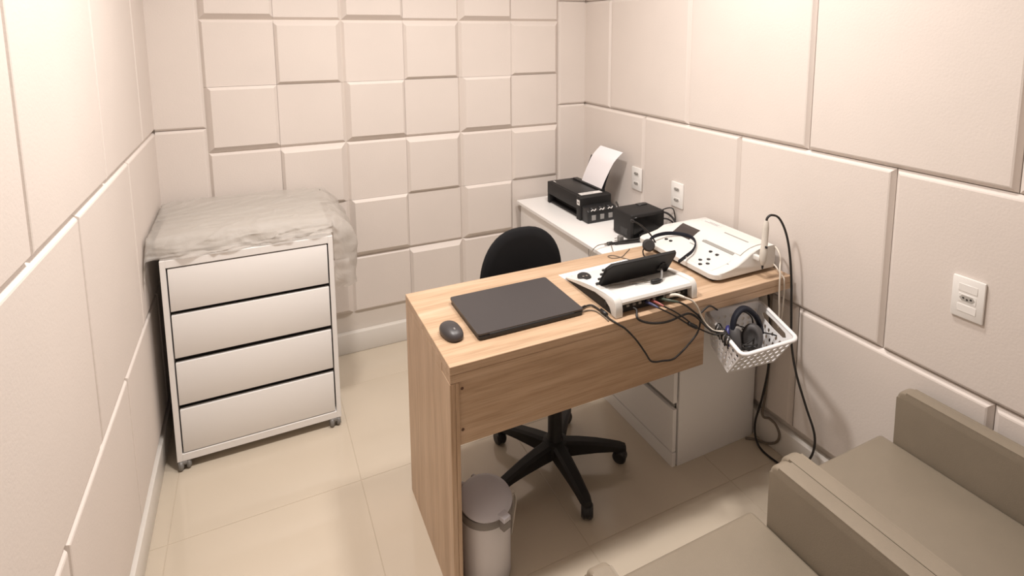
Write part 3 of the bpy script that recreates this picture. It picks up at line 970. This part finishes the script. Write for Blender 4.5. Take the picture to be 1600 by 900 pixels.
for k in range(4):
    p, q, r = rim[k - 1], rim[k], rim[(k + 1) % 4]
    d0, d1 = (p - q).normalized(), (r - q).normalized()
    R_ = .030
    for m_ in range(6):
        t_ = m_ / 5
        A0, A1 = q + d0 * R_, q + d1 * R_
        rp.append(A0 * (1 - t_) ** 2 + q * 2 * t_ * (1 - t_) + A1 * t_ ** 2)
    for t_ in (.25, .5, .75):
        rp.append((q + d1 * R_) * (1 - t_) + (r - d1 * R_) * t_)
tube(b, rp, 0, 10, 2, closed=True, flat=(.012, .015, (0, 0, 1)))
part(b, 'basket_rim', BASKET, bas, 'all')
b = B()
for s in (.25, .75):
    p = rim[0] * (1 - s) + rim[3] * s
    tube(b, [p + Vector((0, .004, -.012)), p + Vector((0, .012, .01)), p + Vector((0, .01, .05)), p + Vector((0, .008, .0772))], .003, 8)
part(b, 'hanging_strap', BASKET, bas, 'all')

hp = thing('headphones', 'dark over-ear headphones lying in the white perforated basket', 'headphones', (-.31, -1.60, .524))
b = B(); tube(b, [(-.382, -1.588, .598), (-.378, -1.580, .640), (-.366, -1.576, .674), (-.338, -1.574, .694), (-.308, -1.576, .690), (-.276, -1.582, .662), (-.254, -1.582, .628), (-.262, -1.600, .600)], .01, 14, 6, flat=(.036, .019, (-.3, -.45, .12))); part(b, 'headband', NAVY, hp, 'all')
PAD = [(.004, -.020), (.028, -.019), (.0345, -.010), (.036, .000), (.034, .011), (.027, .0155), (.021, .013), (.017, .006), (.002, .005)]
cA, cB = Vector((-.366, -1.588, .604)), Vector((-.312, -1.606, .600))
for c0, ax in ((cA, Vector((.58, -.648, .12))), (cB, Vector((-.74, -.42, .18)))):
    ax.normalize()
    side = ax.cross(Vector((0, 0, 1))).normalized()
    upv = side.cross(ax)
    R3 = Matrix((side, upv, ax)).transposed() @ Matrix.Diagonal((1.0, 1.36, 1)).to_3x3()
    b = B(); lathe(b, PAD, c0, 30, R3); part(b, 'ear_cushion', EARGREY, hp, 'all')
    b = B(); lathe(b, [(.002, -.038), (.022, -.036), (.030, -.030), (.032, -.022), (.030, -.0195), (.002, -.0195)], c0, 28, R3)
    if c0 is cA:
        part(b, 'ear_cup', BLUE, hp, 'all', 'glossy dark blue outer cup')
    else:
        part(b, 'ear_cup', BLACK, hp, 'all')
b = B(); tube(b, [(-.250, -1.548, .655), (-.226, -1.556, .632), (-.236, -1.575, .602), (-.25, -1.59, .58)], .0026, 8); tube(b, [(-.270, -1.600, .608), (-.240, -1.622, .604), (-.216, -1.640, .596)], .0026, 8); tube(b, [(-.33, -1.548, .655), (-.30, -1.552, .668), (-.27, -1.565, .640), (-.29, -1.585, .59)], .0026, 8); part(b, 'ear_wire', CABLEK, hp, 'all')
b = B(); tube(b, [(-.370, -1.566, .640), (-.383, -1.578, .632), (-.376, -1.592, .645), (-.362, -1.600, .640)], .007, 8); part(b, 'yoke', GREYPL, hp, 'all')
b = B()
random.seed(5)
cc = Vector((-.33, -1.585, .545))
pts = []
for k in range(26):
    a = k * 1.9
    pts.append(cc + Vector((.070 * math.cos(a) * (.55 + .45 * random.random()), .065 * math.sin(a) * (.5 + .5 * random.random()), .012 * (k % 6) - .008 + .02 * random.random())))
tube(b, pts, .0026, 7, 5); part(b, 'coiled_cord', CABLEK, hp, 'all')
b = B()
wr = rim[0] * .45 + rim[1] * .55
for k in range(8):
    p = rim[0] * (.62 - .045 * k) + rim[1] * (.38 + .045 * k)
    tube(b, [p + Vector((.013, .004, -.020)), p + Vector((.010, .004 * (k % 3), .004)), p + Vector((-.004, 0, .012)), p + Vector((-.014, -.004 * (k % 2), -.004)), p + Vector((-.012, -.004, -.018 - .004 * (k % 3)))], .0026, 6, 4)
part(b, 'cord_wraps', CABLEK, hp, 'all')

# ------------------------------------------------------------------ cords in front of the modesty board
b = B(); tube(b, [(-.752, -1.512, .768), (-.748, -1.530, .766), (-.760, -1.552, .752), (-.735, -1.556, .735), (-.690, -1.556, .720), (-.640, -1.556, .714), (-.590, -1.556, .720), (-.555, -1.557, .722), (-.525, -1.562, .705), (-.505, -1.580, .680), (-.490, -1.60, .665)], .0038, 8)
single(b, 'data_cord', CABLEK, 'thick black cord sagging from the left port of the two-tone instrument', 'cable', (-.69, -1.55, .72), smooth='all')
for nm, x0, mt, lab in (('earphone_cord', -.690, BLUEPLUG, 'black cord with a blue plug in the two-tone instrument'), ('earphone_cord', -.668, RED, 'black cord with a red plug in the two-tone instrument')):
    e = thing(nm, lab, 'cable', (x0, -1.51, .768))
    b = B(); tube(b, [(x0, -1.503, .769), (x0 + .004, -1.535, .772), (x0 + .012, -1.552, .768)], lambda t_: .0052 - .002 * t_, 10); part(b, 'plug', mt, e, 'all')
    dx = .0 if mt is BLUEPLUG else .010
    b = B(); tube(b, [(x0 + .012, -1.552, .768), (x0 + .05, -1.560, .745), (-.600 + dx, -1.560, .718 + dx * .6), (-.565 + dx, -1.562, .692 + dx * .3), (-.545, -1.566, .682), (-.515, -1.572, .664), (-.485, -1.60, .653), (-.450, -1.62, .656), (-.425, -1.61, .64)], .0026, 8); part(b, 'cord', CABLEK, e, 'all')
b = B(); tube(b, [(-.560, -1.563, .692), (-.548, -1.565, .684), (-.530, -1.568, .673)], .007, 10); part(b, 'splitter', BLACK, e, 'all')
e = thing('response_cord', 'black cord with a dull green plug in the two-tone instrument', 'cable', (-.628, -1.51, .768))
b = B(); tube(b, [(-.636, -1.503, .769), (-.626, -1.54, .776), (-.600, -1.556, .772)], lambda t_: .0058 - .002 * t_, 10); part(b, 'plug', GREEN, e, 'all')
b = B(); tube(b, [(-.600, -1.556, .772), (-.575, -1.560, .758), (-.545, -1.561, .733), (-.515, -1.562, .706), (-.502, -1.566, .685), (-.49, -1.59, .665), (-.46, -1.61, .656), (-.43, -1.605, .64)], .0032, 8); part(b, 'cord', CABLEK, e, 'all')
e = thing('pale_plug_cord', 'cream cord with a long plug in the right port of the two-tone instrument', 'cable', (-.598, -1.51, .768))
b = B(); tube(b, [(-.604, -1.503, .769), (-.592, -1.535, .786), (-.575, -1.556, .782)], lambda t_: .0062 - .002 * t_, 10); part(b, 'plug', CABLEW, e, 'all')
b = B(); tube(b, [(-.575, -1.556, .782), (-.548, -1.563, .768), (-.525, -1.565, .740), (-.508, -1.566, .705), (-.490, -1.572, .675), (-.472, -1.590, .657), (-.448, -1.605, .655), (-.425, -1.60, .63)], .0034, 8); part(b, 'cord', CABLEW, e, 'all')
e = thing('charger_cord', 'long black charger cord looping down in front of the desk modesty board', 'cable', (-.84, -1.48, DZ))
b = B(); tube(b, [(-.900, -1.430, DZ + .008), (-.886, -1.422, DZ + .008), (-.868, -1.414, DZ + .006)], .004, 10); part(b, 'barrel_plug', BLACK, e, 'all')
b = B(); tube(b, [(-.872, -1.416, DZ + .006), (-.845, -1.418, DZ + .006), (-.838, -1.455, DZ + .004), (-.838, -1.480, DZ + .005), (-.840, -1.515, DZ + .003), (-.838, -1.537, DZ + .0035), (-.825, -1.5475, DZ - .006), (-.805, -1.550, .727), (-.765, -1.552, .682), (-.728, -1.552, .629), (-.705, -1.551, .594), (-.685, -1.551, .583), (-.655, -1.551, .578), (-.615, -1.551, .572), (-.590, -1.551, .580), (-.556, -1.552, .602), (-.512, -1.552, .638), (-.499, -1.552, .676), (-.507, -1.550, .698), (-.490, -1.551, .712), (-.455, -1.5475, .722), (-.42, -1.545, .700), (-.40, -1.52, .688), (-.38, -1.46, .688)], .0032, 8); part(b, 'cord', CABLEK, e, 'all')
b = B(); tube(b, [(-.838, -1.462, DZ + .007), (-.838, -1.495, DZ + .007)], .0065, 10); part(b, 'ferrite_bead', BLACK, e, 'all')
b = B(); tube(b, [(-.893, -1.438, DZ + .005), (-.868, -1.438, DZ + .003), (-.852, -1.452, DZ + .003), (-.848, -1.49, DZ + .003), (-.850, -1.525, DZ + .003)], .0022, 8); part(b, 'second_lead', CABLEG, e, 'all')

# ------------------------------------------------------------------ swivel chair
HX, HY = -.855, -1.185
ch = thing('swivel_chair', 'black fabric office swivel chair tucked in behind the desk', 'chair', (HX, HY, 0))
b = B()
rings = []
bc = Vector((-.868, -.905, .645))
hw, hh = .182, .222
N = 44
for s, dpt in ((.94, -.016), (1.0, -.006), (1.0, .006), (.97, .016)):
    ring = []
    for k in range(N):
        a = 2 * math.pi * k / N
        ca, sa = math.cos(a), math.sin(a)
        ex = .80 if sa > 0 else .55
        x = hw * s * math.copysign(abs(ca) ** ex, ca)
        z = hh * s * math.copysign(abs(sa) ** (.92 if sa > 0 else .6), sa)
        y = dpt + .5 * x * x
        ring.append(bc + Vector((x, -y - .06 * z, z)))
    rings.append(ring)
V = loft(b, rings, cap=False)
for ring, sgn in ((V[0], 1), (V[-1], -1)):
    prev = ring
    for s in (.85, .6, .3):
        cur = []
        for k in range(N):
            p = bc + (ring[k].co - bc) * s
            p.y = ring[k].co.y * s + bc.y * (1 - s) + sgn * .016 * (1 - s * s)
            cur.append(b.verts.new(p))
        for k in range(N):
            b.faces.new((prev[k], prev[(k + 1) % N], cur[(k + 1) % N], cur[k]))
        prev = cur
    b.faces.new(prev)
part(b, 'backrest', FABRIC, ch, 'all')
b = B()
rings = []
for s, z in ((.90, .395), (.99, .405), (1.0, .425), (.97, .445), (.88, .455)):
    ring = []
    for k in range(36):
        a = 2 * math.pi * k / 36
        ca, sa = math.cos(a), math.sin(a)
        ring.append((HX + .215 * s * math.copysign(abs(ca) ** .55, ca), HY + .02 + .20 * s * math.copysign(abs(sa) ** .55, sa), z))
    rings.append(ring)
loft(b, rings); part(b, 'seat', FABRIC, ch, 50)
b = B(); tube(b, [(HX, HY + .02, .385), (HX, HY + .22, .375), (HX - .005, HY + .33, .42), (HX - .01, HY + .335, .55), (HX - .012, HY + .315, .62)], .016, 10, flat=(.05, .014, (1, 0, 0))); part(b, 'back_bracket', BLACK, ch, 'all')
b = B(); lathe(b, [(.030, .075), (.034, .10), (.030, .13), (.0275, .14), (.0275, .27), (.030, .275), (.030, .285), (.018, .29), (.018, .365)], (HX, HY, 0), 24); part(b, 'gas_column', BLACK, ch)
b = B(); box(b, (HX - .09, HY - .08, .365), (HX + .09, HY + .10, .396), .01, 2); part(b, 'seat_mechanism', BLACKM, ch)
b = B(); lathe(b, [(.030, .055), (.052, .065), (.056, .09), (.045, .115), (.030, .12)], (HX, HY, 0), 24); part(b, 'base_hub', BLACKM, ch)
for k in range(5):
    a = math.radians(-90 + 72 * k - 4)
    d = Vector((math.cos(a), math.sin(a), 0))
    n = Vector((-d.y, d.x, 0))
    b = B()
    rings = []
    for t_, wd, zt, zb in ((.028, .026, .116, .058), (.09, .0245, .112, .062), (.16, .022, .103, .064), (.215, .020, .092, .062), (.25, .019, .084, .058), (.272, .014, .076, .058)):
        c = Vector((HX, HY, 0)) + d * t_
        rings.append([c + n * wd * q + Vector((0, 0, z)) for q, z in ((-1, zb), (1, zb), (1.0, zt - .008), (.6, zt), (-.6, zt), (-1.0, zt - .008))])
    loft(b, rings); lg = part(b, 'base_leg', BLACKM, ch, 35)
    cw = Vector((HX, HY, 0)) + d * .252 + n * .006
    wd_ = (n * .9 + d * .45).normalized()
    b = B()
    for s in (-1, 1):
        disc(b, cw + Vector((0, 0, .0265)) + wd_ * (s * .0108 - .0095), .0265, .019, wd_, 22, .35)
    disc(b, cw + Vector((0, 0, .0285)) - wd_ * .008, .026, .016, wd_, 22, .1)
    tube(b, [cw + Vector((0, 0, .03)), cw + Vector((0, 0, .062))], .012, 10, smooth=False)
    part(b, 'caster', BLACK, lg)

# ------------------------------------------------------------------ pedal bin
BC = Vector((-1.245, -1.462, 0))
bn = thing('pedal_bin', 'small white pedal bin with a grey rim beside the desk side panel', 'bin', BC)
b = B(); lathe(b, [(.070, 0), (.074, .004), (.0755, .215), (.0735, .222), (.070, .222), (.068, .012), (.002, .012)], BC, 44, close=False); part(b, 'bin_body', BINW, bn)
b = B(); lathe(b, [(.0765, .206), (.081, .209), (.082, .228), (.0795, .232), (.070, .232), (.070, .206)], BC, 44, close=False); part(b, 'bin_rim', BINR, bn)
ta = math.radians(-72)
td = Vector((math.cos(ta), math.sin(ta), 0))
axis = Vector((-td.y, td.x, 0))
lm = Matrix.Rotation(math.radians(9), 4, axis)
b = B()
lc = BC + Vector((0, 0, .247))
lathe(b, [(.070, -.010), (.080, -.006), (.0815, 0), (.079, .005), (.065, .012), (.040, .018), (.015, .020), (.001, .020)], lc, 44, lm.to_3x3()); ld = part(b, 'bin_lid', BINLID, bn)
b = B()
q = Matrix.Translation(BC + Vector((0, 0, .236))) @ Matrix.Rotation(ta, 4, 'Z')
box(b, (.070, -.013, -.007), (.100, .013, .009), .002, 1, mat=q); part(b, 'lid_tab', BINLID, ld)
b = B(); box(b, (.078, -.0135, -.034), (.099, .0135, -.0075), .002, 1, mat=q); part(b, 'rim_catch', BINR, bn)
b = B()
q2 = Matrix.Translation(BC + Vector((0, 0, .244))) @ Matrix.Rotation(ta + math.pi, 4, 'Z')
for s in (-.022, .022):
    box(b, (.072, s - .007, -.012), (.094, s + .007, .012), .005, 2, mat=q2)
part(b, 'hinge', BINLID, bn)
b = B(); tube(b, [BC + Vector((.076, .02, .215)), BC + Vector((.090, .012, .222)), BC + Vector((.096, -.004, .212)), BC + Vector((.085, -.012, .16)), BC + Vector((.079, -.006, .10))], .01, 8, flat=(.022, .004, (0, 1, 0))); part(b, 'bin_bag_corner', CABLEW, bn, 'all', 'pale bin bag edge')
b = B(); prism(b, [(.066, 0), (.120, 0), (.120, .006), (.066, .014)], 1, -.02, .02); bmesh.ops.transform(b, matrix=Matrix.Translation(BC + Vector((0, 0, .002))) @ Matrix.Rotation(ta, 4, 'Z'), verts=b.verts); part(b, 'pedal', BINR, bn, 0)


# ------------------------------------------------------------------ two taupe armchairs
def round_slab(bm, x0, x1, y0, y1, z0, z1, r=.045, bev=.009):
    """upright slab in the y-z plane with rounded top corners"""
    P = []
    P.append((y1, z0))
    n = 6
    for k in range(n + 1):
        a = math.pi / 2 * k / n
        P.append((y1 - r + r * math.cos(a), z1 - r + r * math.sin(a)))
    for k in range(n + 1):
        a = math.pi / 2 + math.pi / 2 * k / n
        P.append((y0 + r + r * math.cos(a), z1 - r + r * math.sin(a)))
    P.append((y0, z0))
    prism(bm, P, 0, x0, x1, bev, 3)


def armchair(x0, x1, label, dy=0., da=(0., 0.)):
    c = thing('armchair', label, 'armchair', ((x0 + x1) / 2, -2.33, 0), 'taupe armchairs side by side')
    ya, yb, aw = -2.010 + dy, -2.69 + dy, .046
    for a0, d_ in ((x0, da[0]), (x1 - aw, da[1])):
        b = B(); round_slab(b, a0, a0 + aw, yb, ya + d_, .10, .585, .028); part(b, 'armrest', LEATH, c, 35)
    b = B(); box(b, (x0 + aw + .001, -2.58 + dy, .28), (x1 - aw - .001, -1.972 + dy, .415), .014, 3); part(b, 'seat_cushion', LEATH, c, 50)
    b = B(); box(b, (x0 + aw + .001, -2.58 + dy, .12), (x1 - aw - .001, -1.995 + dy, .279), .006, 2); part(b, 'seat_base', LEATH, c, 50)
    b = B(); box(b, (x0 + aw + .001, -2.69 + dy, .12), (x1 - aw - .001, -2.581 + dy, .72), .02, 3); part(b, 'backrest', LEATH, c, 50)
    for x in (x0 + .025, x1 - .025):
        for y in (yb + .05, ya - .05):
            b = B(); lathe(b, [(.014, 0), (.020, .1)], (x, y, 0), 16); part(b, 'leg', BLACKM, c)


armchair(-.656, -.079, 'taupe leatherette armchair standing against the right wall', .022, (-.030, .0))
armchair(-1.262, -.658, 'taupe leatherette armchair left of the one against the right wall', -.008, (-.042, -.010))
